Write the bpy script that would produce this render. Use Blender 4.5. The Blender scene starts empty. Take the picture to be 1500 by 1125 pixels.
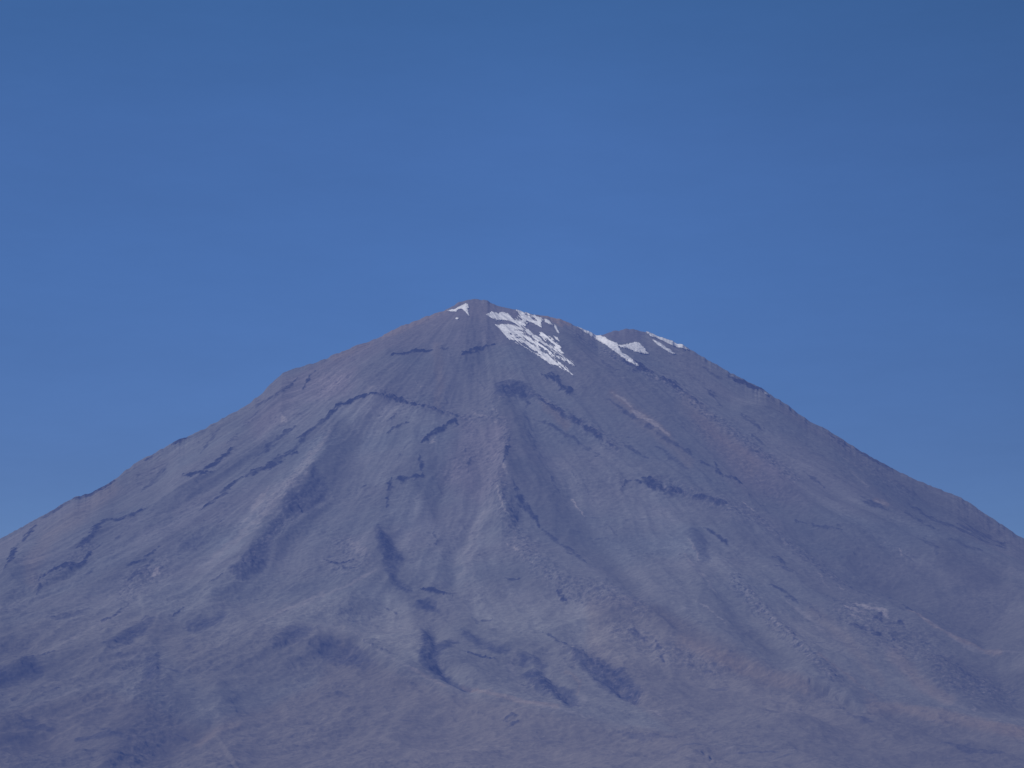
import bpy, math
import numpy as np

# ------------------------------------------------------------------ camera constants
F = 3400.0 / 1500.0            # focal length over sensor width
CX, CY, FP = 750.0, 562.5, 3400.0
CAMY = -17000.0
PITCH = math.radians(10.4)
SUN_EL, SUN_AZ = math.radians(38), math.radians(-62)   # azimuth from the viewing side towards the left

sc = bpy.context.scene
COL = sc.collection
rng = np.random.RandomState(7)

def project(x, y, z):
    """where a world point is seen (sight-lines of the survey point)"""
    dy = y - CAMY
    f = dy*math.cos(PITCH) + z*math.sin(PITCH)
    up = -dy*math.sin(PITCH) + z*math.cos(PITCH)
    return CX + FP*x/f, CY - FP*up/f

# ------------------------------------------------------------------ noise
def _grad_table(seed):
    r = np.random.RandomState(seed)
    a = r.rand(4096).astype(np.float32)*2*np.pi
    return np.cos(a), np.sin(a), r.permutation(4096)

def perlin(x, y, seed=0):
    gx, gy, P = _grad_table(seed)
    xi = np.floor(x).astype(np.int64); yi = np.floor(y).astype(np.int64)
    xf = (x-xi).astype(np.float32); yf = (y-yi).astype(np.float32)
    u = xf*xf*xf*(xf*(xf*6-15)+10); v = yf*yf*yf*(yf*(yf*6-15)+10)
    def g(ix, iy, dx, dy):
        h = P[(P[ix & 4095] + iy) & 4095]
        return gx[h]*dx + gy[h]*dy
    n00 = g(xi, yi, xf, yf); n10 = g(xi+1, yi, xf-1, yf)
    n01 = g(xi, yi+1, xf, yf-1); n11 = g(xi+1, yi+1, xf-1, yf-1)
    a = n00+u*(n10-n00); b = n01+u*(n11-n01)
    return (a+v*(b-a))*1.5

def fbm(x, y, octv=5, seed=0, gain=0.5, ridged=False, rot=.6):
    s = 0; a = 1.0; t = 0; c, sn = math.cos(rot), math.sin(rot)
    for o in range(octv):
        n = perlin(x, y, seed+o*17)
        if ridged: n = 1-2*np.abs(n)
        s = s + a*n; t += a; a *= gain
        x, y = (c*x - sn*y)*2.03+11.3, (sn*x + c*y)*2.03-7.1
    return s/t

def sstep(a, b, x):
    t = np.clip((x-a)/(b-a), 0, 1)
    return t*t*(3-2*t)

# ------------------------------------------------------------------ skyline seen from the survey point
SKY = np.array([(-800,1085),(-400,985),(-200,892),(-90,836),(0,789),(33,771),(60,757),(100,733),(110,728),(133,722),(150,713),(167,703),(200,677),
 (227,663),(250,650),(262,644),(273,641),(295,630),(317,618),(350,600),(367,589),(383,577),(395,564),(403,557),(413,547),(433,539),
 (467,530),(490,519),(515,509),(550,497),(560,492),(580,481),(600,473),(626,463),(650,455),(660,450),(672,443.5),
 (683,439.5),(696,437.5),(708,440),(714,440.5),(718,443),(730,448),(745,451),(756,454),(780,460),(800,463),(812,465.5),(824,469),(836,474),
 (849,481),(862,487),(876,493.5),(882,491.5),(888,488.5),(899,484.4),(917,482),(933,483),(944,485.5),(960,491),(983,500),
 (1001,507),(1024,519.5),(1047,532),(1069,545.6),(1092,557),(1115,568),(1128,577),(1153,593),(1183,615),(1200,624),
 (1220,634),(1248,653),(1278,670),(1300,682),(1340,702),(1380,718),(1402,726),(1426,740),(1446,754),(1473,772),(1500,790),
 (1600,842),(1750,912),(1900,975),(2300,1080)], float)

# ------------------------------------------------------------------ base form of the cone
SX, SZ = -270.0, 3775.0
Lr = []; Rr = []
for u, v in SKY[1:-1]:
    r = abs(u-696)*5.0; d = (v-437.5)*5.0
    if u <= 696: Lr.append((r, d))
    if u >= 696: Rr.append((r, d))
Lr = np.array(sorted(Lr)+[(7500,3200),(9500,3640),(12500,3900),(20000,4050)])
Rr = np.array(sorted(Rr)+[(7500,3080),(9500,3600),(12500,3900),(20000,4050)])
Fr = np.array([(0,0),(150,38),(500,185),(1000,420),(1500,700),(2500,1270),(3500,1800),(5000,2470),(6500,2985),(8000,3350),(9500,3620),(11500,3800),(14000,3920),(20000,4050)], float)
def smooth_profile(P, sig):
    g = np.arange(0, 20000, 10.0); d = np.interp(g, P[:,0], P[:,1])
    k = np.exp(-0.5*(np.arange(-60,61)*10/sig)**2); k /= k.sum()
    dd = np.convolve(np.concatenate([2*d[0]-d[60:0:-1], d, 2*d[-1]-d[-2:-62:-1]]), k, 'valid')
    return g, dd - 0*dd[0]
PL = smooth_profile(Lr, 120); PR = smooth_profile(Rr, 120); PF = smooth_profile(Fr, 160)

def base_height(x, y):
    dx = x-SX; r = np.hypot(dx, y)+1e-6
    c = dx/r
    wl = np.where(c<0, c*c, 0); wr = np.where(c>0, c*c, 0); wf = 1-wl-wr
    d = wl*np.interp(r,*PL) + wr*np.interp(r,*PR) + wf*np.interp(r,*PF)
    return SZ - d

# ------------------------------------------------------------------ sheet (fan of columns, rows across the slope)
ucols = np.concatenate([np.linspace(-2600,-260,60)[:-1], np.arange(-260,1760,1.3), np.linspace(1760,4000,60)[1:]])
acols = (ucols-CX)/FP
yrows = np.concatenate([np.linspace(-14500,-11600,30)[:-1], np.arange(-11600,-9000,9.0), np.arange(-9000,-4200,9.5), np.arange(-4200,520,7.0), np.linspace(520,2500,110)[:-1], np.linspace(2500,14000,60)])
A, Y = np.meshgrid(acols, yrows)
NR, NC = A.shape
X = (A*(Y-CAMY)).astype(np.float64)
ih = base_height(X, Y)
print('grid', NR, NC)

# broad forms: gullies that run down the fall line, in polar coordinates about the summit
def polar(X, Y):
    dx = X-SX; r = np.hypot(dx, Y); th = np.arctan2(dx, -Y)
    return r, th
R_, TH = polar(X, Y)
warp = fbm(X/1500, Y/1500, 3, 91)
gull = fbm(TH*8 + warp*.30, np.log(R_+300)*.9, 4, 5, .5, True, 0)
macro = gull*np.interp(R_, [0,400,1500,4000,9000,12000],[0,3,17,44,58,20]) + fbm(X/1300, Y/1300, 4, 33)*np.interp(R_,[0,800,2500,6000,12000],[2,12,32,60,50]) + fbm(X/430, Y/800, 4, 35, .55, True)*np.interp(R_,[0,3500,7000,9500,12500],[0,3,24,30,24])
Zb = ih + macro

def skyline_fix(Z, iters=2, fade=70.0):
    for _ in range(iters):
        U, V = project(X, Y, Z)
        rows = np.argmin(V, axis=0)
        vm = V[rows, np.arange(NC)]; um = U[rows, np.arange(NC)]
        jag = 1.0 if fade < 15 else 0.0
        tgt = np.interp(um, SKY[:,0], SKY[:,1]) + jag*fbm(um/11.0, um*0+3.3, 3, 401, .5)*2.4
        dist = (Y[rows, 0]-CAMY)
        dz = (vm - tgt)/FP*dist/math.cos(PITCH)**2*1.0
        inside = (um>-400)&(um<1900)
        dz = dz*sstep(-800, -150, um)*(1-sstep(1570, 2300, um))
        w = 1-sstep(4, fade, V-vm[None,:])
        behind = np.arange(NR)[:,None] >= rows[None,:]
        w = np.where(behind, 1-sstep(1500, 6000, Y), w)
        Z = Z + dz[None,:]*w
    return Z
Zb = skyline_fix(Zb, 3, 110)

# ------------------------------------------------------------------ feature survey: every stroke is laid on the slope
U, V = project(X, Y, Zb)
wn1 = fbm(X/90, Y/140, 4, 201); wn2 = fbm(X/90+40, Y/140, 4, 231)
wn3 = fbm(X/24, Y/36, 3, 251, .6); wn4 = fbm(X/24+9, Y/36, 3, 271, .6)
Uw = U + wn1*5.0 + wn3*2.6; Vw = V + wn2*4.0 + wn4*2.6
front = np.zeros((NR,NC), bool)
run = np.minimum.accumulate(V, axis=0)
vis = V <= run + 6
uf, vf = Uw.ravel(), Vw.ravel()
nw = fbm(X/70, Y/100, 3, 281, .6).ravel(); nt_ = fbm(TH*150, np.log(R_+300)*14, 3, 291, .65).ravel()   # patchiness and downslope teeth
visf = vis.ravel()

def seg_field(pts, pad):
    """distance, along-interpolated half width and side for the vertices near a polyline"""
    P = np.array(pts, float)
    x0,y0 = P[:,0].min()-pad, P[:,1].min()-pad; x1,y1 = P[:,0].max()+pad, P[:,1].max()+pad
    idx = np.flatnonzero((uf>x0)&(uf<x1)&(vf>y0)&(vf<y1)&visf)
    px, py = uf[idx], vf[idx]
    best = np.full(len(idx), 1e9); bw = np.zeros(len(idx)); side = np.zeros(len(idx))
    for a, b in zip(P[:-1], P[1:]):
        d = b[:2]-a[:2]; L2 = (d@d)+1e-9
        t = np.clip(((px-a[0])*d[0]+(py-a[1])*d[1])/L2, 0, 1)
        ex = px-a[0]-t*d[0]; ey = py-a[1]-t*d[1]
        dd = np.hypot(ex, ey)
        m = dd < best
        best[m] = dd[m]; bw[m] = (a[2]+t*(b[2]-a[2]))[m]
        side[m] = np.sign(d[0]*ey - d[1]*ex)[m]
    return idx, best, bw, side

def poly_field(pts, pad=12):
    P = np.array(pts, float)
    x0,y0 = P.min(0)-pad; x1,y1 = P.max(0)+pad
    idx = np.flatnonzero((uf>x0)&(uf<x1)&(vf>y0)&(vf<y1)&visf)
    return idx, poly_sd(P, uf[idx], vf[idx])

def poly_sd(P, px, py):
    best = np.full(len(px), 1e9); ins = np.zeros(len(px), bool)
    n = len(P)
    for i in range(n):
        a = P[i]; b = P[(i+1)%n]; d = b-a; L2 = d@d+1e-9
        t = np.clip(((px-a[0])*d[0]+(py-a[1])*d[1])/L2, 0, 1)
        best = np.minimum(best, np.hypot(px-a[0]-t*d[0], py-a[1]-t*d[1]))
        c = ((a[1]>py)!=(b[1]>py)) & (px < (b[0]-a[0])*(py-a[1])/(b[1]-a[1]+1e-12)+a[0])
        ins ^= c
    return np.where(ins, -best, best)

dark = np.zeros(NR*NC); soft = np.zeros(NR*NC); lite = np.zeros(NR*NC); warm = np.zeros(NR*NC)
speck = np.zeros(NR*NC); dome = np.zeros(NR*NC); hz = np.zeros(NR*NC); red = np.zeros(NR*NC); brown = np.zeros(NR*NC); green = np.zeros(NR*NC); pale = np.zeros(NR*NC)
MPP = ((Y-CAMY)/FP).ravel()                 # metres across per unit of survey angle
FLD = dict(dark=dark, soft=soft, lite=lite, warm=warm, speck=speck, dome=dome, red=red, brown=brown, green=green, pale=pale)

def stroke(kind, pts, k=1.0, bump=0.0, edge=.5):
    pts = [(p[0],p[1],p[2]) for p in pts]
    mw = max(p[2] for p in pts)
    idx, d, w, s = seg_field(pts, mw*1.6+4)
    if kind in ('dark','lite'):
        w = w*np.clip(.95+1.5*nw[idx]+.5*nt_[idx], .15, 1.9)
        k = k*np.clip(1.0+1.1*nw[idx]+.7*nt_[idx], .35, 1.3)
    f = (1-sstep(w*(1-edge), w*(1+edge*.6), d))*k
    a = FLD[kind]; a[idx] = np.maximum(a[idx], f)
    if bump: hz[idx] += np.exp(-(d/(w+.5))**2)*bump*MPP[idx]*np.minimum(k,1)

def poly(kind, pts, k=1.0, e=3.0, bump=0.0, tilt=0.0):
    idx, d = poly_field(pts, e*2+4)
    if tilt:
        P = np.array(pts, float); uc = P[:,0].mean(); vc = P[:,1].mean()
        ar = abs(np.sum(P[:,0]*np.roll(P[:,1],-1)-np.roll(P[:,0],-1)*P[:,1]))/2; hw = math.sqrt(ar)/2+2
        ff = 1-sstep(-hw*.5, hw*.35, d)
        hz[idx] += ff*tilt*MPP[idx]*hw*np.clip((uc-uf[idx])/hw - .3*(vf[idx]-vc)/hw, -1.5, 1.5)
    if kind == 'dark': d = d + 8*nw[idx] + 5*nt_[idx]; k = k*np.clip(1.02+.9*nw[idx]+.7*nt_[idx],.4,1.35)
    f = (1-sstep(-e*.7, e, d))*k
    a = FLD[kind]; a[idx] = np.maximum(a[idx], f)
    if bump: hz[idx] += f*bump*MPP[idx]

def ridge(pts, H, wl, wr):
    """crest that falls away over wl on the left of travel and wr on the right; H in metres"""
    pts3 = [(p[0],p[1],p[2] if len(p)>2 else 1.0) for p in pts]
    idx, d, w, s = seg_field(pts3, max(wl,wr)*3)
    W = np.where(s>0, wl, wr)
    hz[idx] += H*w*np.exp(-(d/W)**1.5)
def wide(pts, w0, w1=None):
    n = len(pts); w1 = w0 if w1 is None else w1
    return [(p[0],p[1],w0+(w1-w0)*i/(n-1)) for i,p in enumerate(pts)]
def tap(pts, w):
    n = len(pts)
    return [(p[0],p[1],max(.6, w*(1-.75*abs(2*i/(n-1)-1)**2))) for i,p in enumerate(pts)]

# --- rock bands, lava fronts and shaded faces painted dark: kind, points, width, strength
B = [
 ([(572,530),(580,527),(600,521),(617,517),(633,514)],3.2,1),([(640,513),(650,514),(657,512)],1.5,.6),
 ([(676,518),(684,516),(700,511),(712,509),(724,506)],3.0,1),
 ([(482,612),(497,602),(508,597),(517,593),(530,589),(543,586)],4.2,1),
 ([(545,586),(560,588),(573,590),(585,593),(598,597),(612,601)],4,.95),([(612,600),(627,604),(637,607),(650,612),(665,614),(678,618)],3,.7),
 ([(482,612),(463,628),(450,642),(437,653),(417,670),(400,682)],3,.55),
 ([(617,656),(625,649),(633,643),(643,637),(653,630),(660,626),(667,623),(672,629)],3.8,1.1),
 ([(567,640),(575,634),(587,628),(597,627)],1.8,.6),([(567,621),(575,616),(582,612)],1.5,.5),
 ([(572,710),(571,722),(570,735),(566,753)],4,.7),([(575,712),(590,710),(605,706),(618,703)],4,1.0),([(614,672),(616,688),(618,703)],4,.8),
 ([(437,553),(428,562),(420,570),(408,580),(400,587)],2.2,.6),([(460,545),(452,556),(443,571)],2.4,.8),
 ([(503,601),(490,612),(473,623),(455,634),(433,647)],3,.7),([(433,667),(413,671),(395,684),(377,690),(353,700)],4.5,.85),([(353,700),(335,715),(320,727),(305,740),(293,750)],3,.65),
 ([(433,625),(415,637),(400,647),(385,661),(370,672)],5,.5),
 ([(343,660),(330,672),(320,680),(308,690),(293,700),(280,704),(267,702)],3.2,.85),
 ([(247,672),(240,683),(225,695),(207,710)],3,.4),([(323,623),(310,645),(293,667)],2.5,.4),([(400,583),(385,592),(367,600)],3,.4),
 ([(216,742),(205,748),(187,753),(172,757),(160,758)],2.4,.8),([(158,759),(145,767),(135,782),(127,793),(118,800),(110,803)],4,.8),([(150,797),(143,806),(136,812)],3,.6),
 ([(133,812),(125,825),(115,835),(104,835),(93,837),(80,842),(67,850),(57,858)],5.5,.95),([(59,856),(57,868),(55,878)],2.5,.7),([(140,835),(130,842),(118,851)],2.5,.5),
 ([(26,799),(20,810),(14,828),(5,843)],3.8,.85),([(52,772),(45,782),(35,792),(30,800)],3,.7),
 ([(233,807),(222,816),(207,827),(195,831),(183,833)],2,.8),([(222,825),(212,838),(200,844),(187,853)],4,.5),
 ([(273,641),(262,645),(250,651)],2.6,.8),([(230,664),(220,669),(212,674)],2,.5),([(165,706),(150,715),(133,724),(118,730),(100,736)],2.8,.8),([(98,737),(80,748),(62,758)],2.8,.6),
 ([(267,900),(260,906),(253,913)],2.5,.6),([(327,853),(318,858),(307,865)],1.6,.5),([(20,968),(50,966),(80,963)],1.5,.5),
 ([(187,888),(172,898),(160,907),(148,912)],2,.5),([(60,912),(85,908),(105,905),(130,893)],4,.35),
 ([(617,866),(630,866),(645,866),(660,867)],3.2,1),([(660,862),(663,875)],2,.6),
 ([(675,955),(688,960),(700,965),(712,970),(723,972)],2,.7),([(797,927),(812,935),(830,947)],2.4,.6),([(740,850),(750,853),(763,851)],2.8,.7),
 ([(735,1070),(748,1067),(760,1063)],3,.5),([(533,953),(550,959),(565,965),(577,970)],2.5,.5),([(563,897),(573,899),(583,902)],1.5,.4),
 ([(793,557),(803,558),(813,563),(820,572),(828,580)],4,.9),([(815,568),(822,578),(832,584),(841,588)],4.5,.9),
 ([(780,590),(798,600),(817,613),(840,625),(867,640),(880,652),(897,663)],3.6,.75),([(783,623),(810,632),(833,643),(855,657),(880,673)],2.8,.5),([(870,672),(880,673)],2,.5),
 ([(747,655),(744,672),(742,688),(736,702)],2.6,.8),([(752,723),(758,738),(768,752),(780,770),(792,788)],5.5,.75),([(792,788),(810,802),(830,815),(848,828),(862,840)],3.5,.5),
 ([(472,820),(485,826),(497,830),(510,826),(520,823)],2.2,.7),([(497,828),(507,835),(520,836)],2.5,.4),
 ([(527,720),(532,717),(537,715)],1.4,.6),([(690,675),(687,688),(683,700)],2.2,.5),([(688,658),(684,665),(680,671)],1.6,.35),
 ([(890,602),(930,630),(977,660),(1010,680),(1047,700)],3.5,.5),
 ([(912,715),(918,709),(925,708)],3,.7),([(940,705),(950,711),(958,716)],4.5,.9),([(930,707),(947,713),(965,719),(987,727),(1000,732)],5,.75),([(1000,733),(1027,741),(1045,745),(1068,751)],4.5,.65),([(1046,690),(1050,702),(1058,709)],3,.8),([(1062,708),(1073,709),(1085,715)],4.5,.85),
 ([(912,545),(925,549),(938,553),(955,559)],8,1.0),([(970,566),(983,572),(998,580)],7,1.1),([(955,560),(968,566)],3,.7),([(848,505),(856,509)],3,.5),([(1000,583),(1015,594),(1030,606)],3.5,.6),([(1033,570),(1043,580),(1057,597)],3.5,.6),([(1028,536),(1043,546),(1060,555)],2.5,.4),
 ([(1064,549),(1078,556),(1093,563),(1107,569),(1120,573)],3.2,1),([(880,548),(890,556),(905,560)],4,.45),
 ([(1187,767),(1200,771),(1213,775),(1237,777)],2.6,.6),([(1260,727),(1272,735),(1285,741),(1303,748)],4,.5),([(1252,655),(1270,668),(1290,678),(1310,692)],4,.6),([(1215,638),(1230,648),(1245,657)],3.5,.5),
 ([(1327,727),(1365,750),(1400,762),(1440,785),(1475,798)],4,.5),([(1400,755),(1425,766),(1450,780),(1475,792)],3,.5),([(1310,700),(1330,713),(1350,724)],3,.3),
 ([(1030,777),(1043,783),(1055,792),(1068,800)],4,.6),([(1130,818),(1140,820),(1150,828)],2.6,.6),([(1135,830),(1150,831),(1170,839)],3,.4),
 ([(1127,858),(1140,866),(1152,873),(1170,885)],4,.5),([(1320,872),(1328,879),(1337,887)],2.2,.7),
 ([(1280,903),(1287,902),(1293,908)],5,.6),([(1313,915),(1320,916),(1327,919)],5,.75),([(1240,917),(1260,920),(1283,928)],3.5,.55),([(1278,930),(1285,932),(1292,930)],5,.7),([(1303,930),(1308,935),(1305,941)],4.5,.6),
 ([(1343,783),(1368,800),(1375,818)],5,.35),([(920,929),(935,937),(950,948)],5,.45),([(960,947),(967,958),(970,972)],7,.55),([(1005,978),(1015,983)],4,.5),([(1027,988),(1042,991)],5,.5),([(770,596),(774,603),(770,608)],3,.6),
 ([(714,442.5),(718,444)],1.6,.8),([(815,877),(822,884),(830,887)],4,.7),([(840,883),(850,892)],3,.3),
 ([(740,725),(738,742),(736,755)],1.5,.5),([(620,505),(648,500)],2,.25),([(690,905),(700,912),(722,908)],2,.4)]
B += [
 ([(700,548),(706,560),(712,575)],1.5,.3),([(655,560),(652,580),(655,600)],2,.25),([(1165,760),(1180,766)],2,.5),([(1100,640),(1112,648),(1125,660)],2.5,.5),([(1175,690),(1190,702),(1210,716)],2.5,.45),
 ([(1085,610),(1100,622),(1118,634)],2.5,.5),([(1180,660),(1205,676)],2.2,.4),([(1320,745),(1345,760),(1370,776)],3,.45),([(1385,790),(1410,800),(1440,806)],3,.4),([(1225,770),(1240,774)],2,.5),
 ([(960,668),(985,684),(1010,700)],3,.4),([(905,655),(925,668),(950,684)],3,.45),([(835,690),(845,705)],1.5,.4),([(805,705),(815,722),(822,740)],2,.45),([(860,720),(868,735)],1.2,.3),([(890,770),(905,790)],1.4,.3),
 ([(600,655),(590,668),(584,680)],2,.3),([(640,700),(645,716)],1.6,.3),([(636,778),(641,790),(634,798)],3,.4),([(700,640),(705,650)],1.5,.3),([(620,795),(630,800)],3,.3),
 ([(460,702),(470,720),(474,735)],2,.5),([(380,800),(372,815),(366,830)],2.5,.5),([(420,775),(414,790)],2,.4),([(330,760),(320,768)],1.6,.5),([(300,762),(292,772)],2,.4),([(268,755),(255,768)],1.6,.35),
 ([(350,640),(338,652),(325,664)],2.2,.45),([(380,605),(366,618),(352,630)],2.2,.4),([(300,650),(288,664)],2,.35),([(190,775),(175,790),(165,800)],2.2,.4),([(100,870),(88,880)],2,.35),([(40,860),(30,876)],2.2,.35),
 ([(85,1010),(60,1018),(40,1030)],3,.35),([(20,1050),(45,1062),(80,1070)],7,.4),([(110,1085),(150,1078),(190,1090)],8,.4),([(250,1075),(275,1085)],6,.35),([(1380,1090),(1420,1100),(1470,1105)],7,.35),([(900,1085),(940,1095),(990,1098)],6,.3),([(640,1090),(690,1095)],6,.25),([(420,1085),(460,1078)],5,.25),([(130,970),(160,962),(190,960)],3,.3),([(340,985),(350,978),(365,975)],4,.35),([(345,1000),(360,1008)],4,.3),([(430,1015),(450,1005)],3,.3),([(480,1018),(500,1020),(520,1026)],3,.35),
 ([(590,1005),(610,1012)],2,.4),([(690,1048),(710,1053)],2.4,.4),([(640,1050),(655,1056)],2.2,.3),([(735,1062),(748,1056),(758,1058)],3,.5),([(560,1040),(575,1052)],2.4,.25),([(780,1075),(800,1082)],2.6,.35),
 ([(985,955),(1000,962)],2.2,.3),([(1060,985),(1075,990)],2.2,.3),([(1180,880),(1195,895),(1205,910)],2.4,.4),([(1210,870),(1225,882)],2,.35),([(1345,940),(1360,948),(1380,952)],3,.4),([(1400,975),(1415,990),(1440,1000)],5,.45),
 ([(1290,850),(1305,858)],2,.4),([(1235,850),(1250,856),(1270,862)],2.4,.4),([(1360,880),(1385,890)],2.4,.3),([(1100,905),(1110,920)],2.4,.4),([(1240,1048),(1262,1058),(1280,1062)],4,.35),([(1215,1040),(1235,1044)],4,.3),
 ([(1145,1075),(1170,1082)],3,.25),([(1080,1060),(1100,1066)],3,.25)]
for pts, w, k in B:
    stroke('dark', tap(pts, w), k, bump=.35, edge=.55)

P_DARK = [
 ([(728,566),(745,565),(760,570),(776,578),(780,591),(768,598),(755,592),(740,597),(724,592)],.82),
 ([(458,690),(478,712),(478,735),(462,745),(452,753),(440,757),(418,766),(410,757),(420,735),(445,722)],.6),
 ([(420,763),(403,795),(393,815),(390,835),(378,845),(360,855),(345,856),(337,847),(350,838),(362,820),(378,805),(388,790),(402,770)],.62),
 ([(551,781),(566,792),(580,808),(591,826),(583,832),(577,850),(590,862),(602,868),(580,870),(567,853),(562,830),(553,803)],.85),
 ([(611,882),(622,879),(635,882),(642,897),(625,896),(609,889)],.8),
 ([(616,925),(628,930),(638,938),(670,942),(652,951),(641,960),(640,972),(647,985),(658,995),(688,1013),(683,1021),(650,1009),(622,988),(611,965),(621,950)],.8),
 ([(675,923),(697,935),(723,945),(748,946),(746,956),(727,960),(712,955),(697,950),(680,937)],.6),
 ([(757,960),(770,957),(788,966),(801,977),(793,982),(780,976),(763,981)],.6),
 ([(762,990),(783,984),(800,993),(815,1003),(837,1015),(848,1032),(843,1047),(827,1045),(807,1027),(783,1013),(775,1000)],.68),
 ([(833,952),(845,953),(860,963),(883,970),(910,982),(928,998),(941,1014),(933,1033),(907,1025),(880,1007),(860,985),(842,972)],.68),
 ([(395,953),(410,940),(427,930),(443,927),(459,933),(447,944),(430,951),(400,960)],.55),
 ([(465,945),(483,943),(513,950),(537,967),(552,977),(533,985),(513,978),(493,977),(475,972),(458,962)],.5),
 ([(330,905),(334,912),(320,918),(300,926),(285,931),(268,928),(272,919),(290,915),(312,912)],.62),
 ([(227,911),(215,910),(195,922),(173,937),(148,952),(165,950),(185,950),(200,942),(215,936)],.62),
 ([(-20,982),(0,983),(25,980),(35,968),(47,970),(67,984),(60,993),(30,995),(22,1003),(-20,1010)],.62),
 ([(213,967),(232,965),(230,978),(238,995),(222,1005),(208,1003)],.5),
 ([(268,942),(280,938),(288,947),(280,957),(266,952)],.45),
 ([(1008,781),(1024,782),(1040,800),(1040,828),(1030,832),(1018,812)],.45),
 ([(262,795),(280,786),(297,785),(301,797),(285,808),(262,808)],.4)]
for pts, k in P_DARK: poly('dark', pts, k*.88, 7, tilt=.13)  # crags, and shaded sides of bumps painted as dark colour

# --- broken, speckled rock ground
for pts, w, k in [
 ([(843,503),(883,530),(933,552),(987,577),(1027,610),(1083,647),(1127,680),(1165,705)],10,.9),
 ([(780,588),(820,612),(870,640),(905,665)],9,.7),([(1110,767),(1167,807),(1213,837),(1240,850)],8,.8),([(1077,860),(1100,887),(1127,917),(1150,940),(1173,967),(1200,990),(1222,1010)],12,.9),
 ([(727,725),(745,770),(755,800),(790,840),(830,875),(890,885),(940,905)],17,.7),([(740,600),(710,605),(690,620),(690,640)],14,.5),
 ([(560,585),(610,600),(680,618),(720,620),(740,640),(743,680)],8,.7),([(240,830),(205,850),(185,870)],16,.7),([(440,740),(400,790),(345,850)],12,.6),
 ([(130,800),(95,838),(55,860)],12,.6),([(500,800),(530,825),(500,835)],20,.6),([(960,715),(1060,750),(1100,770)],10,.6),([(1240,895),(1300,925),(1350,950),(1400,1000),(1470,1010)],26,.7),
 ([(480,630),(440,700),(380,760)],12,.4),([(900,925),(970,955),(1050,990)],16,.55),([(840,955),(930,1020)],20,.5),([(780,1000),(840,1040)],16,.5),([(200,980),(240,1050),(200,1104)],34,.4),([(620,940),(640,990)],16,.4),
 ([(660,690),(700,670),(730,690)],22,.35),([(1130,560),(1240,660),(1330,720)],8,.5),([(1290,790),(1335,812)],6,.5),([(1020,640),(1090,690),(1140,730)],14,.4),([(480,550),(500,560),(470,570)],18,.4)]:
    stroke('speck', wide(pts, w), k, edge=.9)

# --- soft hollows and flanks, their shade painted into the colour
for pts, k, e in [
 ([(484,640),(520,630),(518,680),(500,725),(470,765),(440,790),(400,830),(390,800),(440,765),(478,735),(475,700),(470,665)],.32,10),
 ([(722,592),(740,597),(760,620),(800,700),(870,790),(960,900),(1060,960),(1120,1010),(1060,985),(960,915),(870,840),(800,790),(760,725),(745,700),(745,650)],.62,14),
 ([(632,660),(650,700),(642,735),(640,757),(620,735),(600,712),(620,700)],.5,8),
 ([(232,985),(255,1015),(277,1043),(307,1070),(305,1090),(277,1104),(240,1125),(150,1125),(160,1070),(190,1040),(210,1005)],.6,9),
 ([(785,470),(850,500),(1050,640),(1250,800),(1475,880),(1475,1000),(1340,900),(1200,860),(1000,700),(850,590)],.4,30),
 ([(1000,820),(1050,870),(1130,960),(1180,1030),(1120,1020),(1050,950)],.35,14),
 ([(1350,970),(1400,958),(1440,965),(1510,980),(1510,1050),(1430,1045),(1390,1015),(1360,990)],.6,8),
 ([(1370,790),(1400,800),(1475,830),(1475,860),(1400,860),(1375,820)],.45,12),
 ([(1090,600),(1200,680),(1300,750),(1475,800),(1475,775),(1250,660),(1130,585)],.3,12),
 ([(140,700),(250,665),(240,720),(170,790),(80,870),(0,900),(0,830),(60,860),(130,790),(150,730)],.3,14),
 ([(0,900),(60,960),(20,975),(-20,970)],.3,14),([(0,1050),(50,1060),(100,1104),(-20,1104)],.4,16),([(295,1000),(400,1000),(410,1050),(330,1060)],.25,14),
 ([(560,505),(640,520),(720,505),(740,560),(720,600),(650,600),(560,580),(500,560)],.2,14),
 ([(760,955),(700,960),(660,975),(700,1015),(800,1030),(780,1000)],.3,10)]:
    poly('soft', pts, k*.95, e, tilt=.16)

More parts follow.
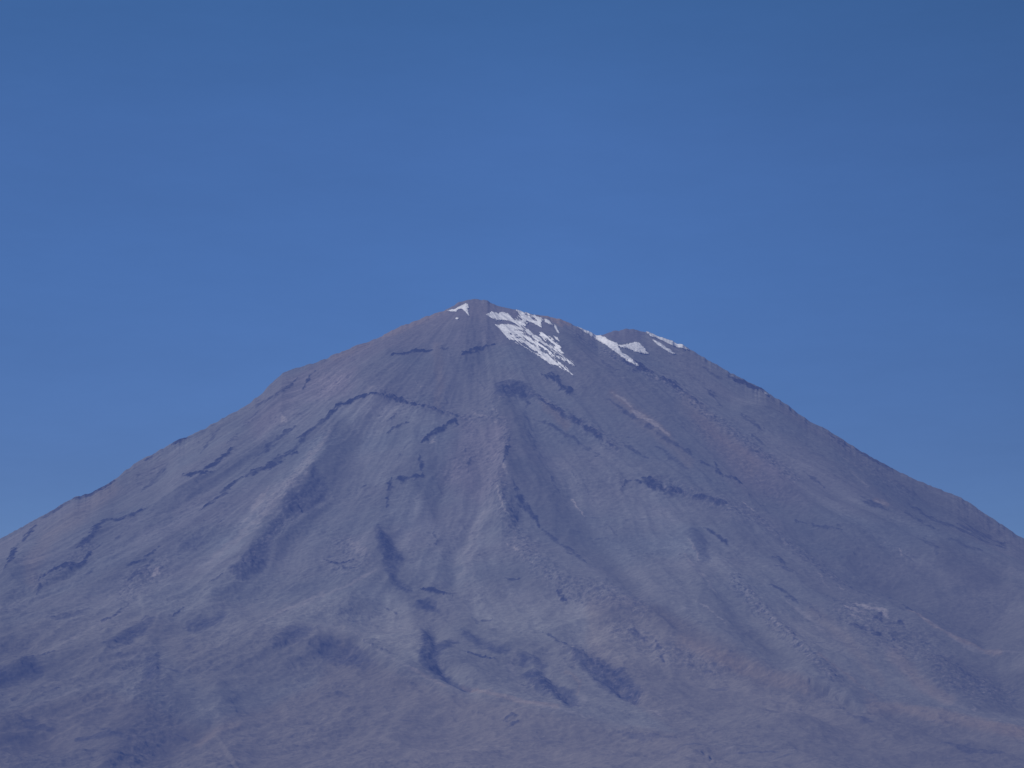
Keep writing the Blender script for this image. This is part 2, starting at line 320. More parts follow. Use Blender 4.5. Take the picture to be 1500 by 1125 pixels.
# --- pale scree chutes, dust and bright scars, then lit faces painted paler
for pts, w, k in [
 ([(413,609),(415,617),(412,622)],4,1.3),([(231,833),(229,840),(223,847)],4.5,1.9),([(727,727),(731,745),(735,760),(740,768),(745,775)],1.4,1.5),([(738,802),(746,812),(757,820),(770,832),(783,843)],.9,1.3),
 ([(837,733),(845,745),(857,760)],1.1,1.4),([(1087,745),(1097,751),(1107,758)],1.3,1.6),([(617,650),(628,648),(635,643)],3,.6),([(627,655),(633,650),(637,647)],1.1,1.3),
 ([(393,717),(378,740),(360,767)],5,.7),([(483,643),(455,680),(430,713),(405,738),(383,765),(340,800),(300,830)],10,.55),([(897,595),(915,607),(933,625),(955,640),(980,655)],2.6,1.1),
 ([(312,1030),(314,1043)],3,.6),([(330,1042),(345,1040)],4,.5),([(30,1045),(60,1030),(100,1015),(150,1003)],2.4,.6),([(60,962),(100,940),(133,920),(165,905),(193,890)],2.5,.7),
 ([(380,923),(400,912),(420,900),(470,880),(517,862),(557,840)],5,.6),([(517,940),(540,957),(567,973),(590,985),(617,1000),(650,1018),(703,1024),(760,1040),(817,1053),(863,1067)],2.4,.7),
 ([(1333,890),(1358,905),(1383,920),(1405,932),(1427,943),(1467,952),(1510,958)],3.4,.6),([(1020,893),(1040,910),(1067,935)],1.1,.9),([(1000,817),(1025,850),(1050,883)],3.5,.5),
 ([(1283,733),(1292,736),(1300,739)],3.5,.9),([(1317,803),(1323,811)],1.8,1.3),([(613,780),(600,800),(610,830)],14,.15),([(671,840),(685,830),(690,800),(700,770),(720,745)],12,.3),([(680,860),(690,845),(700,835)],3,.4),
 ([(735,700),(740,708),(741,714)],3,1),([(690,610),(700,617),(712,619)],2,.9),([(722,617),(728,621)],1.2,1.2),([(722,630),(728,636)],1.2,1.0),
 ([(510,795),(520,805),(540,818)],9,.45),([(457,680),(445,705),(430,730)],5,.5),([(560,575),(545,577),(530,583)],4,.4),([(1010,795),(1018,812),(1025,828)],1.6,.8),
 ([(1153,883),(1175,902),(1200,925),(1240,950)],3.2,.6),([(1238,888),(1255,893),(1266,899)],5.5,1.6),([(1250,884),(1275,889),(1294,896),(1304,906)],4,1.5),([(1243,903),(1262,905),(1278,907)],4,1.5),
 ([(1290,945),(1310,960),(1325,985)],12,.5),([(1325,985),(1350,1010),(1390,1035),(1430,1045)],5,.5),([(1423,1035),(1427,1042),(1429,1048)],2.6,1.3),([(1460,1058),(1468,1062)],1.5,1),
 ([(755,955),(747,980),(757,1000),(775,1020),(800,1035)],5,.45),([(777,1007),(783,1010)],1.6,1.2),([(863,1063),(868,1070)],1.2,1.2),([(951,1047),(962,1050),(972,1056)],2,.9),([(803,1049),(815,1051),(828,1054)],3,.7),([(848,1035),(855,1025),(858,1040)],4,.5),
 ([(515,895),(514,920)],3,.35),([(1197,840),(1220,865)],1.6,.7),([(1225,855),(1235,862)],1,.6),([(190,983),(150,1000),(110,1005)],4,.4),([(220,950),(190,965),(160,975)],5,.4),([(967,979),(970,983)],1.6,1),([(868,970),(872,971)],1.5,1.4),
 ([(1250,700),(1270,715),(1245,695)],2,.5),([(1210,652),(1240,680),(1270,700)],1.8,.4),([(1400,735),(1412,750)],1.2,.5),([(684,470),(684,492)],2.2,.35),([(608,565),(618,571)],.9,1.1),([(700,530),(702,550)],5,.3),([(1122,577),(1126,578)],1.6,1.2)]:
    stroke('lite', tap(pts, w), k, edge=.7)
for pts, w, k in [
 ([(897,595),(933,625),(980,655)],4,1),([(1200,977),(1240,1000),(1283,1033)],4,.8),([(1277,1045),(1333,1050),(1400,1062),(1500,1084)],10,1.1),([(1310,960),(1345,1000),(1390,1030)],12,.8),([(1000,950),(1080,985),(1180,1020)],10,.6),([(290,1098),(320,1084),(350,1074)],7,.6),
 ([(677,1008),(703,1024),(760,1040),(817,1050)],4,1),([(600,990),(650,1018)],3,.8),([(830,985),(850,1000),(845,1020)],3,.7),([(1010,600),(1040,640),(1100,690)],18,.5),([(800,605),(830,630)],8,.8),
 ([(640,510),(645,560),(640,600)],8,.5),([(560,492),(600,474),(650,455)],7,.8),([(490,522),(540,503)],8,.6),([(798,463),(815,466),(832,473)],6,2.4),([(812,470),(822,482)],4,1.6),([(1333,890),(1383,920),(1467,952)],4,.9),([(1283,733),(1300,739)],4,1),([(1210,635),(1250,655)],3,.6),
 ([(160,712),(140,735),(110,765),(70,790),(45,830),(48,860)],15,.55),([(1190,900),(1240,940),(1290,1000)],12,.4),([(900,600),(950,640),(1010,690)],10,.4)]:
    stroke('warm', wide(pts, w, w*.8), k*.55, edge=.8)
for pts, k, e in [
 ([(672,640),(700,625),(735,640),(738,680),(728,720),(735,770),(745,800),(715,840),(675,842),(668,800),(685,760),(700,740),(690,690)],.45,10),
 ([(490,612),(545,592),(600,605),(655,622),(612,652),(598,680),(572,692),(560,725),(535,700),(530,640)],.7,10),
 ([(483,643),(455,690),(425,725),(395,755),(350,815),(300,850),(290,830),(340,780),(380,735),(430,690),(465,650)],.9,8),
 ([(560,870),(500,872),(430,900),(380,930),(460,930),(520,935),(590,975),(612,975),(605,900)],.8,12),
 ([(700,850),(760,870),(860,895),(960,935),(1000,990),(900,965),(820,935),(750,930),(690,900)],.8,12),
 ([(405,600),(450,560),(500,540),(525,570),(470,615),(420,640),(380,650)],.6,12),
 ([(600,720),(570,760),(590,800),(600,850),(640,850),(650,800),(640,770)],.6,12),
 ([(150,900),(250,850),(340,850),(300,900),(200,920),(60,970),(80,940)],.6,12),
 ([(1240,885),(1300,890),(1300,915),(1250,912)],.7,5), ([(960,720),(1000,780),(1030,850),(1100,930),(1060,920),(980,830),(900,740)],.4,12),
 ([(230,640),(330,640),(270,700),(200,760),(180,740)],.3,12), ([(20,870),(120,860),(230,860),(150,900),(40,940),(-20,950)],.3,12)]:
    poly('pale', pts, k, e)  # sunlit slope faces lightened in the colour
poly('red', [(400,560),(560,490),(690,430),(830,460),(800,500),(720,505),(560,525),(440,560)], .4, 20)
poly('red', [(440,545),(520,545),(510,580),(440,590),(380,640),(360,620)], .5, 18)
poly('red', [(680,620),(740,640),(740,720),(700,740),(650,700)], .55, 18)
poly('red', [(1020,620),(1140,690),(1180,740),(1080,720)], .5, 18)
poly('brown', [(-60,1060),(150,1010),(300,1075),(460,1010),(500,945),(560,985),(650,1025),(760,1045),(900,1080),(1050,1090),(1100,1150),(-60,1150)], .8, 12)
poly('brown', [(860,890),(960,900),(1110,985),(1260,1050),(1500,1080),(1500,1150),(1080,1150),(960,1060),(860,970)], .7, 10)
poly('brown', [(0,930),(190,900),(330,950),(500,930),(500,990),(300,1010),(230,950),(140,1000),(0,1040)], .35, 20)
poly('dome', [(880,495),(886,488),(899,480),(917,476),(945,480),(946,486),(938,497),(925,502),(905,504)], 1.0, 2)

# --- large relief: spurs and hollows (metres)
ridge([(742,650),(738,690),(730,720),(737,752),(745,775)], 14, 7, 12)
ridge([(720,575),(726,615),(738,645),(744,670),(735,702),(729,730),(738,765),(748,785),(765,815),(800,850),(860,870),(950,905),(1060,965),(1170,1010)], 62, 26, 62)
ridge([(545,590),(500,612),(483,643),(455,690),(428,720),(395,770),(350,830),(310,870)], 42, 26, 34)
ridge([(607,640),(590,680),(572,705),(560,745),(548,790),(560,850),(480,905),(400,925)], 36, 30, 40)
ridge([(620,600),(672,625),(690,660),(690,700)], 24, 22, 26)
ridge([(517,940),(567,973),(617,1000),(650,1018),(760,1040),(870,1067),(1010,1110)], 34, 22, 40)
ridge([(220,940),(232,985),(255,1015),(285,1055),(310,1085)], 22, 24, 60)
ridge([(277,1110),(353,1073),(450,1050),(560,1040)], 16, 40, 20)
ridge([(843,500),(933,548),(1010,595),(1090,660),(1180,740),(1240,800)], 30, 16, 20)
ridge([(780,590),(870,640),(960,705),(1060,752),(1160,805),(1230,860),(1310,890),(1383,920),(1470,952)], 32, 18, 26)
ridge([(1010,780),(1080,860),(1150,940),(1220,1010),(1283,1043),(1400,1057),(1500,1080)], 26, 20, 22)
ridge([(165,706),(120,750),(50,780),(20,830)], 22, 12, 14)
ridge([(343,655),(290,702),(220,770),(140,820),(60,862)], 22, 16, 16)
ridge([(430,540),(400,590),(330,650),(240,730),(150,800)], 16, 16, 16)
ridge([(240,805),(180,835),(120,880),(40,930)], 18, 18, 14)
ridge([(460,935),(400,945),(330,900),(250,905),(150,952),(40,970),(-30,985)], 18, 14, 16)
ridge([(1093,563),(1200,650),(1300,735),(1400,790)], 16, 12, 14)
ridge([(640,520),(700,512),(760,530),(830,585)], 12, 16, 12)
ridge([(833,474),(860,490),(885,505),(910,518),(932,530)], 16, 5, 10)
ridge([(944,480),(948,492),(960,505),(980,520)], 10, 5, 9)
ridge([(655,690),(645,740),(665,800),(665,850)], -26, 20, 16)
ridge([(640,925),(635,960),(650,990),(690,1018)], -26, 12, 12)
ridge([(800,990),(840,1035)], -20, 10, 10); ridge([(860,975),(930,1025)], -20, 10, 10)

Hb = hz.reshape(NR, NC)
# smooth the laid relief slightly so creases read as weathered
def blur(a, n=1):
    for _ in range(n):
        a = np.pad(a, 1, 'edge'); a = (a[:-2]+2*a[1:-1]+a[2:])[:,1:-1]*.25 if False else .25*(a[:-2,1:-1]+a[2:,1:-1]+a[1:-1,:-2]+a[1:-1,2:])
    return a
Hb = blur(Hb, 2)
D = dark.reshape(NR,NC); S = speck.reshape(NR,NC)

# medium and fine relief
det = np.clip((ucols+250)/100,0,1)*np.clip((1750-ucols)/100,0,1)
rills = fbm(TH*60+warp*.5, np.log(R_+200)*1.1, 4, 71, .55, False, 0)
rough = fbm(X/75, Y/95, 5, 44, .6, True)
fine = fbm(X/28, Y/34, 3, 55, .6)
amp = np.interp(R_,[0,500,2000,9000],[.12,.4,1,1])
patch = sstep(-.25,.35, fbm(X/420,Y/600,4,61))
Z = Zb + Hb*.98 + amp*(rills*(2.6) + gull*0 + rough*(3.2+7*S+7*D+5*patch) + fine*(1.6+6.0*S+5.0*D+1.5*patch))
Z = skyline_fix(Z, 3, 40)
Z = skyline_fix(Z, 2, 9)
Z[:, :] = np.where(R_>13500, Z-80, Z)

# ------------------------------------------------------------------ colour of the ground
def c3(r,g,b): return np.array([r,g,b])[None,None,:]
Cc = np.zeros((NR,NC,3)) + c3(.114,.116,.108)
def mixc(col, m):
    global Cc
    m = np.clip(m,0,1)[...,None]; Cc = Cc*(1-m)+c3(*col)*m
tone = fbm(X/700, Y/900, 4, 15); streak = fbm(TH*24+warp*.5, np.log(R_+300)*1.0, 5, 26, .62, False, 0)
mott = fbm(X/160, Y/240, 4, 151, .6); grain = fbm(X/16, Y/24, 3, 161, .8)
stm = sstep(-.3,.35, fbm(X/800, Y/1100, 3, 171))*np.interp(R_,[0,600,1600],[.3,.4,1])
finest = fbm(TH*130+warp*.8, np.log(R_+300)*4, 3, 27, .6, False, 0)
mixc((.126,.117,.110), sstep(-.2,.5,tone)*.6)
mixc((.104,.114,.112), sstep(.0,.5,-tone)*.6)
low = sstep(760, 980, V)
mixc((.122,.116,.094), low*.75)
f = lambda a: a.reshape(NR,NC)
mixc((.128,.098,.098), f(red)*(.75+.4*streak))
mixc((.108,.092,.070), f(brown)*(.8+.3*streak))
Cc *= (1 + (.14+.30*stm)*streak + (.04+.10*stm)*finest + .12*tone + .17*mott + (.13+.08*low)*grain)[...,None]
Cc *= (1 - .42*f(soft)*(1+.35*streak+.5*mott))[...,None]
Cc *= (1 + .34*f(pale)*(1+.5*streak+.6*mott))[...,None]
mixc((.190,.142,.095), f(warm)*(.8+.6*streak))
mixc((.250,.222,.195), f(lite)*(.50-.22*sstep(880,960,V))*(.9+.5*streak+.5*rough))
sp0 = fbm(X/20, Y/30, 3, 188, .75)
brk = sstep(-.55,.75, fbm(X/34, Y/60, 4, 66, .65)+.55*streak)       # broken edges of the rock bands
mixc((.016,.020,.034), np.clip(D*(1.05+.7*sp0+.35*mott)*sstep(.0,.35,D+.25*sp0),0,1))
sp = fbm(X/22, Y/34, 4, 88, .75)
mixc((.040,.042,.052), S*sstep(.02,.24,sp)*.95)
mixc((.240,.205,.195), S*sstep(.10,.34,-sp)*.55)
lip = fbm(TH*34+warp*.6, (R_+300)/55.0, 4, 411, .62)            # short lava lips lying across the slope
lipm = sstep(.0,.35, fbm(X/500, Y/700, 4, 421, .6))*np.interp(R_,[0,900,1800],[0,.3,1])*(1-f(pale)*.7)
mixc((.030,.034,.048), lipm*sstep(.30,.50,lip)*.55)
mixc((.21,.19,.18), lipm*sstep(.36,.55,-lip)*.28)
bould = fbm(X/11, Y/17, 2, 431, .8)
mixc((.045,.045,.055), (.35+.65*np.maximum(S,patch))*sstep(.34,.6,bould)*.55*low)
Cc *= (1 - .27*sstep(1000,1420,U) - .10*sstep(260,0,U)*sstep(850,1050,V))[...,None]  # shade of the right flank painted in; lower left darkened too
sp2 = fbm(X/40, Y/60, 4, 99, .7)
mixc((.050,.048,.050), patch*sstep(.16,.45,sp2)*.55)
mixc((.100,.096,.100), f(dome))
Cc = np.clip(Cc, .015, .5)

# ------------------------------------------------------------------ meshes
def grid_mesh(name, X, Y, Z, colr=None, keep=None):
    nr, nc = X.shape
    co = np.stack([X,Y,Z],-1).reshape(-1,3).astype(np.float32)
    i = np.arange((nr-1)*(nc-1)); r = i//(nc-1); c = i%(nc-1)
    a = r*nc+c
    q = np.stack([a, a+1, a+nc+1, a+nc],-1)
    if keep is not None:
        q = q[keep.reshape(-1)]
        used, inv = np.unique(q, return_inverse=True)
        co = co[used]; q = inv.reshape(-1,4)
        if colr is not None: colr = colr.reshape(-1,3)[used]
    me = bpy.data.meshes.new(name)
    me.vertices.add(len(co)); me.vertices.foreach_set('co', co.ravel())
    me.loops.add(q.size); me.loops.foreach_set('vertex_index', q.ravel().astype(np.int32))
    me.polygons.add(len(q)); me.polygons.foreach_set('loop_start', (np.arange(len(q))*4).astype(np.int32))
    me.polygons.foreach_set('use_smooth', np.ones(len(q), bool))
    me.update(calc_edges=True)
    if colr is not None:
        at = me.color_attributes.new('ground_colour', 'FLOAT_COLOR', 'POINT')
        c4 = np.ones((len(co),4), np.float32); c4[:,:3] = colr.reshape(-1,3)
        at.data.foreach_set('color', c4.ravel())
    me.validate()
    ob = bpy.data.objects.new(name, me); COL.objects.link(ob)
    return ob

# ------------------------------------------------------------------ materials
HAZE_COL = (0.125, 0.195, 0.575, 1)  # blue glow mixed into surfaces in place of hazy air
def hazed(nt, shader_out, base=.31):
    """haze painted onto surfaces as emission, slightly stronger with height above the plain"""
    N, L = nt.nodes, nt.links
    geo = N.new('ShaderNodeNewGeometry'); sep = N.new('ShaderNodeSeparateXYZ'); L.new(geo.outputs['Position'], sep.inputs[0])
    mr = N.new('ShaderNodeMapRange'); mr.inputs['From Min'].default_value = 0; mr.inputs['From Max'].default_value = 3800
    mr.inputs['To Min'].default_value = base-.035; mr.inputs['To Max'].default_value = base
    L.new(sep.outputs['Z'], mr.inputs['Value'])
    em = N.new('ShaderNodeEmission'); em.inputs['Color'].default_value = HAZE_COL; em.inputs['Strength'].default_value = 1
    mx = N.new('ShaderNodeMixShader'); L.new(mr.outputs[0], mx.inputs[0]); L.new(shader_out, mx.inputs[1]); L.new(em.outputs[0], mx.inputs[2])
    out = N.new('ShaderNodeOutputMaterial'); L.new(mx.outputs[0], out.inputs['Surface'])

def new_mat(name):
    m = bpy.data.materials.new(name); m.use_nodes = True; m.node_tree.nodes.clear()
    m.cycles.emission_sampling = 'NONE'
    return m, m.node_tree, m.node_tree.nodes, m.node_tree.links

def ground_material(name, attr=True, flat=(.10,.085,.07,1)):
    m, nt, N, L = new_mat(name)
    bs = N.new('ShaderNodeBsdfDiffuse'); bs.inputs['Roughness'].default_value = 1
    geo = N.new('ShaderNodeNewGeometry')
    n1 = N.new('ShaderNodeTexNoise'); n1.inputs['Scale'].default_value = .035; n1.inputs['Detail'].default_value = 5; n1.inputs['Roughness'].default_value = .65
    L.new(geo.outputs['Position'], n1.inputs['Vector'])
    mr = N.new('ShaderNodeMapRange'); mr.inputs['From Min'].default_value=.25; mr.inputs['From Max'].default_value=.75; mr.inputs['To Min'].default_value=.80; mr.inputs['To Max'].default_value=1.2
    L.new(n1.outputs['Fac'], mr.inputs['Value'])
    vm = N.new('ShaderNodeVectorMath'); vm.operation='SCALE'; L.new(mr.outputs[0], vm.inputs['Scale'])
    if attr:
        at = N.new('ShaderNodeAttribute'); at.attribute_name='ground_colour'; L.new(at.outputs['Color'], vm.inputs[0])
    else: vm.inputs[0].default_value = flat[:3]
    L.new(vm.outputs[0], bs.inputs['Color'])
    bp = N.new('ShaderNodeBump'); bp.inputs['Strength'].default_value=.5; bp.inputs['Distance'].default_value=5
    L.new(n1.outputs['Fac'], bp.inputs['Height']); L.new(bp.outputs[0], bs.inputs['Normal'])
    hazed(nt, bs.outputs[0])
    return m

def snow_material():
    m, nt, N, L = new_mat('old_snow')
    bs = N.new('ShaderNodeBsdfDiffuse')
    geo = N.new('ShaderNodeNewGeometry')
    n1 = N.new('ShaderNodeTexNoise'); n1.inputs['Scale'].default_value=.05; n1.inputs['Detail'].default_value=4
    L.new(geo.outputs['Position'], n1.inputs['Vector'])
    cr = N.new('ShaderNodeValToRGB'); cr.color_ramp.elements[0].position=.3; cr.color_ramp.elements[0].color=(.42,.42,.42,1); cr.color_ramp.elements[1].position=.6; cr.color_ramp.elements[1].color=(.60,.60,.59,1)
    L.new(n1.outputs['Fac'], cr.inputs[0]); at = N.new('ShaderNodeAttribute'); at.attribute_name='ground_colour'
    mu = N.new('ShaderNodeMix'); mu.data_type='RGBA'; mu.blend_type='MULTIPLY'; mu.inputs['Factor'].default_value=1
    L.new(cr.outputs[0], mu.inputs['A']); L.new(at.outputs['Color'], mu.inputs['B']); L.new(mu.outputs['Result'], bs.inputs['Color'])
    hazed(nt, bs.outputs[0], .26)
    return m

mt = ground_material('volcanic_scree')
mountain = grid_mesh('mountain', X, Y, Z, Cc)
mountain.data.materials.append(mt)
mountain['kind'] = 'structure'; mountain['label'] = 'broad grey and purple volcano cone streaked with dark lava bands and pale scree'

# plain
me = bpy.data.meshes.new('plain')
g = 240000.0
xs = np.linspace(-g, g, 41)
PX, PY = np.meshgrid(xs, xs)
plain = grid_mesh('plain', PX, PY, PX*0-30.0 - 2e-10*0*PX)
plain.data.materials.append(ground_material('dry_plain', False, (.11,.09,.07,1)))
plain['kind'] = 'structure'; plain['label'] = 'dry brown plain stretching away around the foot of the volcano'

# ------------------------------------------------------------------ snow: separate patches lying on the slope
US, VS = project(X, Y, Z)
runS = np.minimum.accumulate(VS, axis=0)
def T1(pts): return [(560+x/5.0, 400+y/5.0) for x,y in pts]
def T2(pts): return [(820+x/4.412, 430+y/4.412) for x,y in pts]

snow_mat = snow_material()
USb = blur(US, 2)
VSb = blur(VS, 14)
def up(a, n):
    nr, nc = a.shape
    ri = np.linspace(0, nr-1, (nr-1)*n+1); ci = np.linspace(0, nc-1, (nc-1)*n+1)
    r0 = np.clip(ri.astype(int),0,nr-2); c0 = np.clip(ci.astype(int),0,nc-2)
    fr = (ri-r0)[:,None]; fc = (ci-c0)[None,:]
    return (a[r0][:,c0]*(1-fr)*(1-fc)+a[r0+1][:,c0]*fr*(1-fc)+a[r0][:,c0+1]*(1-fr)*fc+a[r0+1][:,c0+1]*fr*fc)

def big_parts(m, minpart):
    if m.sum() == 0: return m
    lab = np.where(m, np.arange(1, m.size+1).reshape(m.shape), 0)
    while True:
        p = np.pad(lab, 1)
        n = np.maximum.reduce([p[1:-1,1:-1],p[:-2,1:-1],p[2:,1:-1],p[1:-1,:-2],p[1:-1,2:]])
        n = np.where(m, n, 0)
        if (n == lab).all(): break
        lab = n
    ids, cnt = np.unique(lab[lab>0], return_counts=True)
    good = ids[cnt >= minpart] if minpart else ids[[cnt.argmax()]]
    return np.isin(lab, good)

def snow_patch(name, label, polys, ang=38, streak_k=1.0, seed=0, warpk=.8, cat='snow patch', group='snow patches near the summit', tint=1.0, streak_len=9, nlift=4.0, streak_amp=2.2, bias=.15, fade0=1.0, minpart=0, cuts=()):
    allp = np.array([p for P in polys for p in P])
    x0,y0 = allp.min(0)-3; x1,y1 = allp.max(0)+3
    m = (US>x0)&(US<x1)&(VS>y0)&(VS<y1)&(VS<=runS+2.5)&(Y<600)
    rr = np.flatnonzero(m.any(1)); cc = np.flatnonzero(m.any(0))
    r0,r1,c0,c1 = rr[0]-1, rr[-1]+2, cc[0]-1, cc[-1]+2
    n = 4
    xs, ys, zs = (up(a[r0:r1,c0:c1], n) for a in (X, Y, Z))
    vs = up((VS-runS)[r0:r1,c0:c1], n)
    u = up(USb[r0:r1,c0:c1], n); v = up(VSb[r0:r1,c0:c1], n)
    uw = u + warpk*fbm(u/3.5, v/3.5, 3, 300+seed); vw = v + warpk*fbm(u/3.5+50, v/3.5, 3, 310+seed)
    sd = np.full(u.size, 1e9)
    for P in polys: sd = np.minimum(sd, poly_sd(np.array(P), uw.ravel(), vw.ravel()))
    sd = sd.reshape(u.shape)
    ca, sa = math.cos(math.radians(ang)), math.sin(math.radians(ang))
    al, ac = (u*ca+v*sa), (-u*sa+v*ca)
    st = fbm(al/streak_len, ac/1.7, 3, 320+seed, .6)
    t = np.clip((al-al[(u>x0)&(u<x1)&(v>y0)&(v<y1)].min())/np.ptp(al[(u>x0)&(u<x1)&(v>y0)&(v<y1)]), 0, 1)
    mott_ = fbm(u/5, v/5, 4, 340+seed, .7)
    for cut in cuts:
        Pc = np.array(cut, float)
        for a, b in zip(Pc[:-1], Pc[1:]):
            dd = b[:2]-a[:2]; tt = np.clip(((uw-a[0])*dd[0]+(vw-a[1])*dd[1])/(dd@dd+1e-9), 0, 1)
            dist = np.hypot(uw-a[0]-tt*dd[0], vw-a[1]-tt*dd[1])
            sd = np.maximum(sd, (a[2]+tt*(b[2]-a[2])) - dist)
    amp = streak_amp*(fade0+(1-fade0)*t)
    sdn = sd + streak_k*(st*amp + bias) + mott_*streak_k*1.3 - streak_k*.9*np.minimum(fade0,1)*0
    mask = (sdn < 0) & (vs < 2.5)
    if minpart is not None: mask = big_parts(mask, minpart)
    keep = mask[:-1,:-1]&mask[1:,:-1]&mask[:-1,1:]&mask[1:,1:]
    thick = np.clip(-sdn,0,2)*1.2
    colr = (1.0-.42*(1-sstep(0,1.6,-sdn)) + .10*mott_)[...,None]*np.ones(3)
    ob = grid_mesh(name, xs, ys-2.0, zs+nlift+thick, np.clip(colr,.4,1.05)*tint, keep)
    ob.data.materials.append(snow_mat)
    ob['label'] = label; ob['category'] = cat
    if group: ob['group'] = group
    return ob

snow_patch('snow_patch','small hooked white snow patch just left of the highest summit',
 [T1([(470,277),(500,270),(530,265),(560,250),(580,238),(608,225),(630,233),(637,260),(627,262),(632,290),(642,318),(630,318),(605,288),(582,268),(560,270),(540,287),(500,287)])],
 35, .35, 1)
snow_patch('snow_patch','tiny round white snow spot below the hooked patch left of the summit',
 [T1([(532,334),(545,328),(560,335),(556,345),(540,346)])], 0, .1, 2)
snow_patch('snowfield','largest streaky white snowfield spilling down right of the summit',
 [T1([(762,308),(800,286),(850,298),(880,288),(930,308),(970,343),(1020,360),(1060,372),(1045,398),(1000,385),(960,368),(900,352),(840,348),(800,335)]),
  T1([(826,383),(900,379),(960,383),(1000,372),(1050,400),(1100,440),(1160,485),(1210,520),(1265,555),(1300,592),(1350,632),(1412,682),(1404,688),(1330,645),(1290,625),(1240,600),(1290,655),(1340,690),(1408,757),(1390,752),(1290,685),(1210,668),(1150,610),(1080,568),(1010,530),(930,497),(905,470),(875,430)]),
  T1([(1160,430),(1200,455),(1260,505),(1300,545),(1325,592),(1290,585),(1240,540),(1190,490),(1150,455)]),
  T1([(980,272),(1040,290),(1110,312),(1160,328),(1178,350),(1160,372),(1170,402),(1120,380),(1075,355),(1045,352),(1050,380),(1010,360),(985,325),(1005,315)])],
 41, 1.0, 3, cat='snowfield', group=None, streak_amp=6.0, streak_len=15, bias=-.25, fade0=.25, minpart=None, cuts=[
  [(740,471.5,1.0),(748,473,1.3),(757,477.5,1.0),(760,479,.4)],[(755,484,.5),(763,485,.9),(768,486.8,1.0),(773,491,1.1),(782,498,.8),(786,501,.4)],[(765,489,.3),(772,492,.6),(780,497,.3)],
  [(752,494.8,.5),(757,496,1.0),(764,495.5,.9),(770,499,.7),(778,503,1.0),(785,507,.8)],[(744,498.8,.9),(754,501,1.2),(764,505,1.3),(774,510,1.2),(786,517,1.0)],[(760,502,.4),(770,506,.8),(780,511,.6)],
  [(786,500,.4),(797,508,.9),(808,517,1.0),(820,527,.9),(830,536,.7)],[(800,506,.4),(812,516,.8),(822,524,.7)],[(783,505,.3),(795,513,.9),(806,522,.9),(816,531,.8)],
  [(757,462,.5),(760,466,1.3),(764,469,1.0)],[(770,461,.3),(778,465,.5),(786,470,.6)],[(778,486,.5),(788,492,1.2),(800,499,1.2),(812,508,.9)],[(770,474,.4),(776,480,.8),(783,485,1.0)],[(764,479.5,.5),(770,483,.5)],[(745,489,.4),(750,491,.5),(757,492,.3)]])
snow_patch('snow_patch','broken snow spot touching the big snowfield beside the tan rock knob',
 [T1([(1186,335),(1225,350),(1250,388),(1215,378),(1188,362)])], 45, .3, 4)
snow_patch('snow_patch','narrow upright snow spot just below the tan rock knob on the crest',
 [T1([(1258,375),(1280,396),(1302,455),(1280,440),(1260,405)])], 45, .3, 14)
snow_patch('snow_patch','lowest snow spot below the tan rock knob, right of the large snowfield',
 [T1([(1248,458),(1285,473),(1303,507),(1268,492)])], 45, .3, 24)
snow_patch('snow_patch','long thin white snow tongue running down from the saddle between both summits',
 [T2([(34,168),(60,170),(150,214),(220,250),(290,284),(318,304),(372,322),(378,345),(400,378),(440,405),(480,438),(515,470),(495,472),(430,435),(350,378),(280,325),(200,278),(130,232)])],
 35, .45, 5)
snow_patch('snow_patch','ragged white snow patch below the smooth grey crater dome',
 [T2([(368,336),(420,333),(455,322),(490,314),(522,326),(552,356),(560,375),(576,397),(552,392),(520,388),(490,382),(470,372),(430,358),(390,352)])],
 60, .6, 6, warpk=1.2)
snow_patch('snow_patch','long white snow streak lying along the skyline right of the crater dome',
 [T2([(552,246),(590,258),(650,282),(720,308),(800,338),(835,366),(790,362),(725,338),(660,308),(615,288),(585,282)])],
 25, .35, 7)
snow_patch('snow_patch','slim slanting white snow streak below the skyline streak right of the crater dome',
 [T2([(596,302),(612,302),(650,322),(700,356),(755,397),(720,392),(660,355),(615,324)])],
 33, .25, 8)
snow_patch('snow_patch','tiny snow scrap at the foot of the dark cliff on the right skyline',
 [T2([(1318,640),(1350,648),(1358,658),(1342,664),(1326,656)])], 30, .05, 9, tint=.7, group='snow patches near the summit')

# ------------------------------------------------------------------ daylight
w = bpy.data.worlds.new('World'); sc.world = w; w.use_nodes = True
nt = w.node_tree; N, L = nt.nodes, nt.links
N.clear()
sun_dir = np.array([math.sin(SUN_AZ)*math.cos(SUN_EL), -math.cos(SUN_AZ)*math.cos(SUN_EL), math.sin(SUN_EL)])
sky = N.new('ShaderNodeTexSky'); sky.sky_type='NISHITA'; sky.sun_disc=False
sky.sun_elevation = SUN_EL; sky.sun_rotation = math.atan2(sun_dir[0], sun_dir[1])
sky.altitude = 2300; sky.air_density = 1.0; sky.dust_density = .3; sky.ozone_density = 3.0
tc = N.new('ShaderNodeTexCoord'); sp_ = N.new('ShaderNodeSeparateXYZ'); L.new(tc.outputs['Generated'], sp_.inputs[0])
cr = N.new('ShaderNodeValToRGB')
TINT = [(0.0,(.50,.52,.68)),(0.142,(.45,.54,.78)),(0.225,(.485,.655,.955)),(0.28,(.515,.705,1.01)),(0.338,(.48,.725,1.0)),(0.6,(.47,.74,1.0))]
els = cr.color_ramp.elements
els[0].position=TINT[0][0]; els[0].color=(*TINT[0][1],1)
els[1].position=TINT[-1][0]; els[1].color=(*TINT[-1][1],1)
for p,c in TINT[1:-1]:
    e = els.new(p); e.color=(*c,1)
L.new(sp_.outputs['Z'], cr.inputs[0])
mul = N.new('ShaderNodeMix'); mul.data_type='RGBA'; mul.blend_type='MULTIPLY'; mul.inputs['Factor'].default_value=1
L.new(sky.outputs[0], mul.inputs['A']); L.new(cr.outputs[0], mul.inputs['B'])
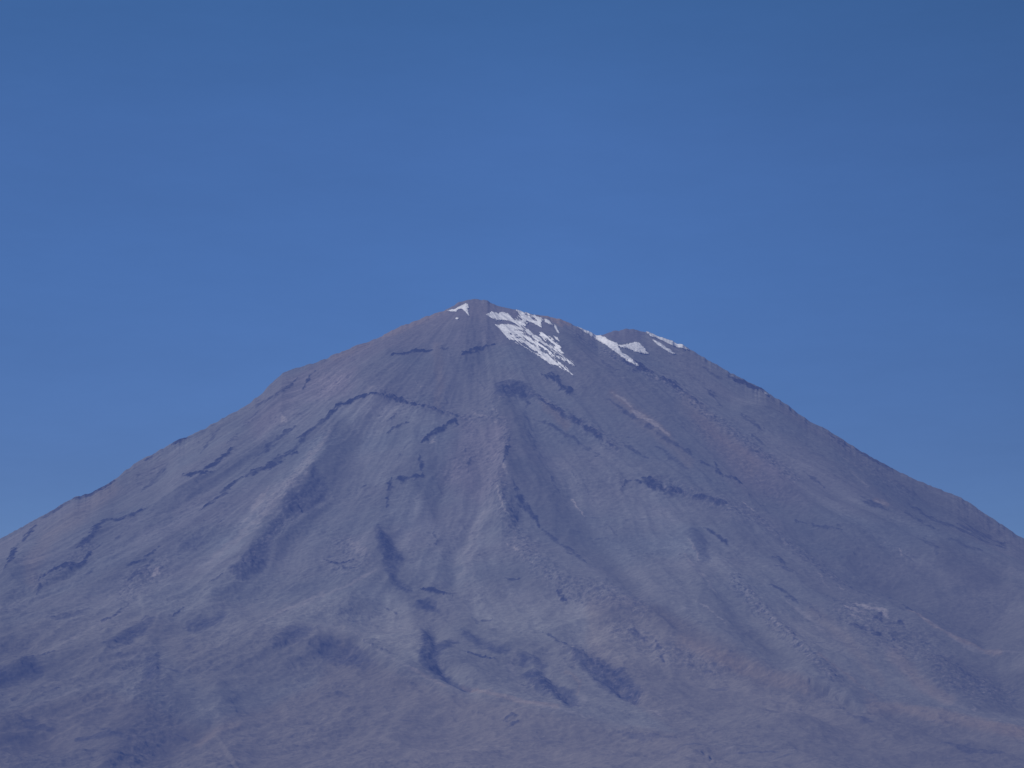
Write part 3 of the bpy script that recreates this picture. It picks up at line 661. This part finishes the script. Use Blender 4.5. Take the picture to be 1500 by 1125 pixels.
mx_ = N.new('ShaderNodeMapRange'); mx_.inputs['From Min'].default_value=.02; mx_.inputs['From Max'].default_value=.22; mx_.inputs['To Min'].default_value=1; mx_.inputs['To Max'].default_value=.78; mx_.clamp=True
L.new(sp_.outputs['X'], mx_.inputs['Value'])
mp = N.new('ShaderNodeMapping'); mp.inputs['Scale'].default_value=(7,7,26); L.new(tc.outputs['Generated'], mp.inputs['Vector'])
nz = N.new('ShaderNodeTexNoise'); nz.inputs['Scale'].default_value=1; nz.inputs['Detail'].default_value=6; nz.inputs['Roughness'].default_value=.7; L.new(mp.outputs[0], nz.inputs['Vector'])
mr_ = N.new('ShaderNodeMapRange'); mr_.inputs['From Min'].default_value=.3; mr_.inputs['From Max'].default_value=.7; mr_.inputs['To Min'].default_value=.965; mr_.inputs['To Max'].default_value=1.035; L.new(nz.outputs['Fac'], mr_.inputs['Value'])
mm = N.new('ShaderNodeMath'); mm.operation='MULTIPLY'; L.new(mx_.outputs[0], mm.inputs[0]); L.new(mr_.outputs[0], mm.inputs[1])
sm = N.new('ShaderNodeVectorMath'); sm.operation='SCALE'; L.new(mul.outputs['Result'], sm.inputs[0]); L.new(mm.outputs[0], sm.inputs['Scale'])
bg = N.new('ShaderNodeBackground'); bg.inputs['Strength'].default_value=.1
L.new(sm.outputs[0], bg.inputs['Color'])
wo = N.new('ShaderNodeOutputWorld'); L.new(bg.outputs[0], wo.inputs['Surface'])

sd_ = bpy.data.lights.new('sun','SUN'); sd_.energy=4.4; sd_.angle=math.radians(.53); sd_.color=(1,.95,.88)
so = bpy.data.objects.new('sun', sd_); COL.objects.link(so)
import mathutils
so.rotation_euler = mathutils.Vector(tuple(sun_dir)).to_track_quat('Z','Y').to_euler()

cam = bpy.data.cameras.new('camera'); co_ = bpy.data.objects.new('camera', cam); COL.objects.link(co_)
co_.location = (0, CAMY, 0); co_.rotation_euler = (math.pi/2+PITCH, 0, 0)
cam.sensor_width = 36; cam.lens = 36*F; cam.clip_start = 1; cam.clip_end = 500000
sc.camera = co_
sc.view_settings.view_transform='Standard'; sc.view_settings.look='None'; sc.view_settings.exposure=0; sc.view_settings.gamma=1
sc.render.engine='CYCLES'
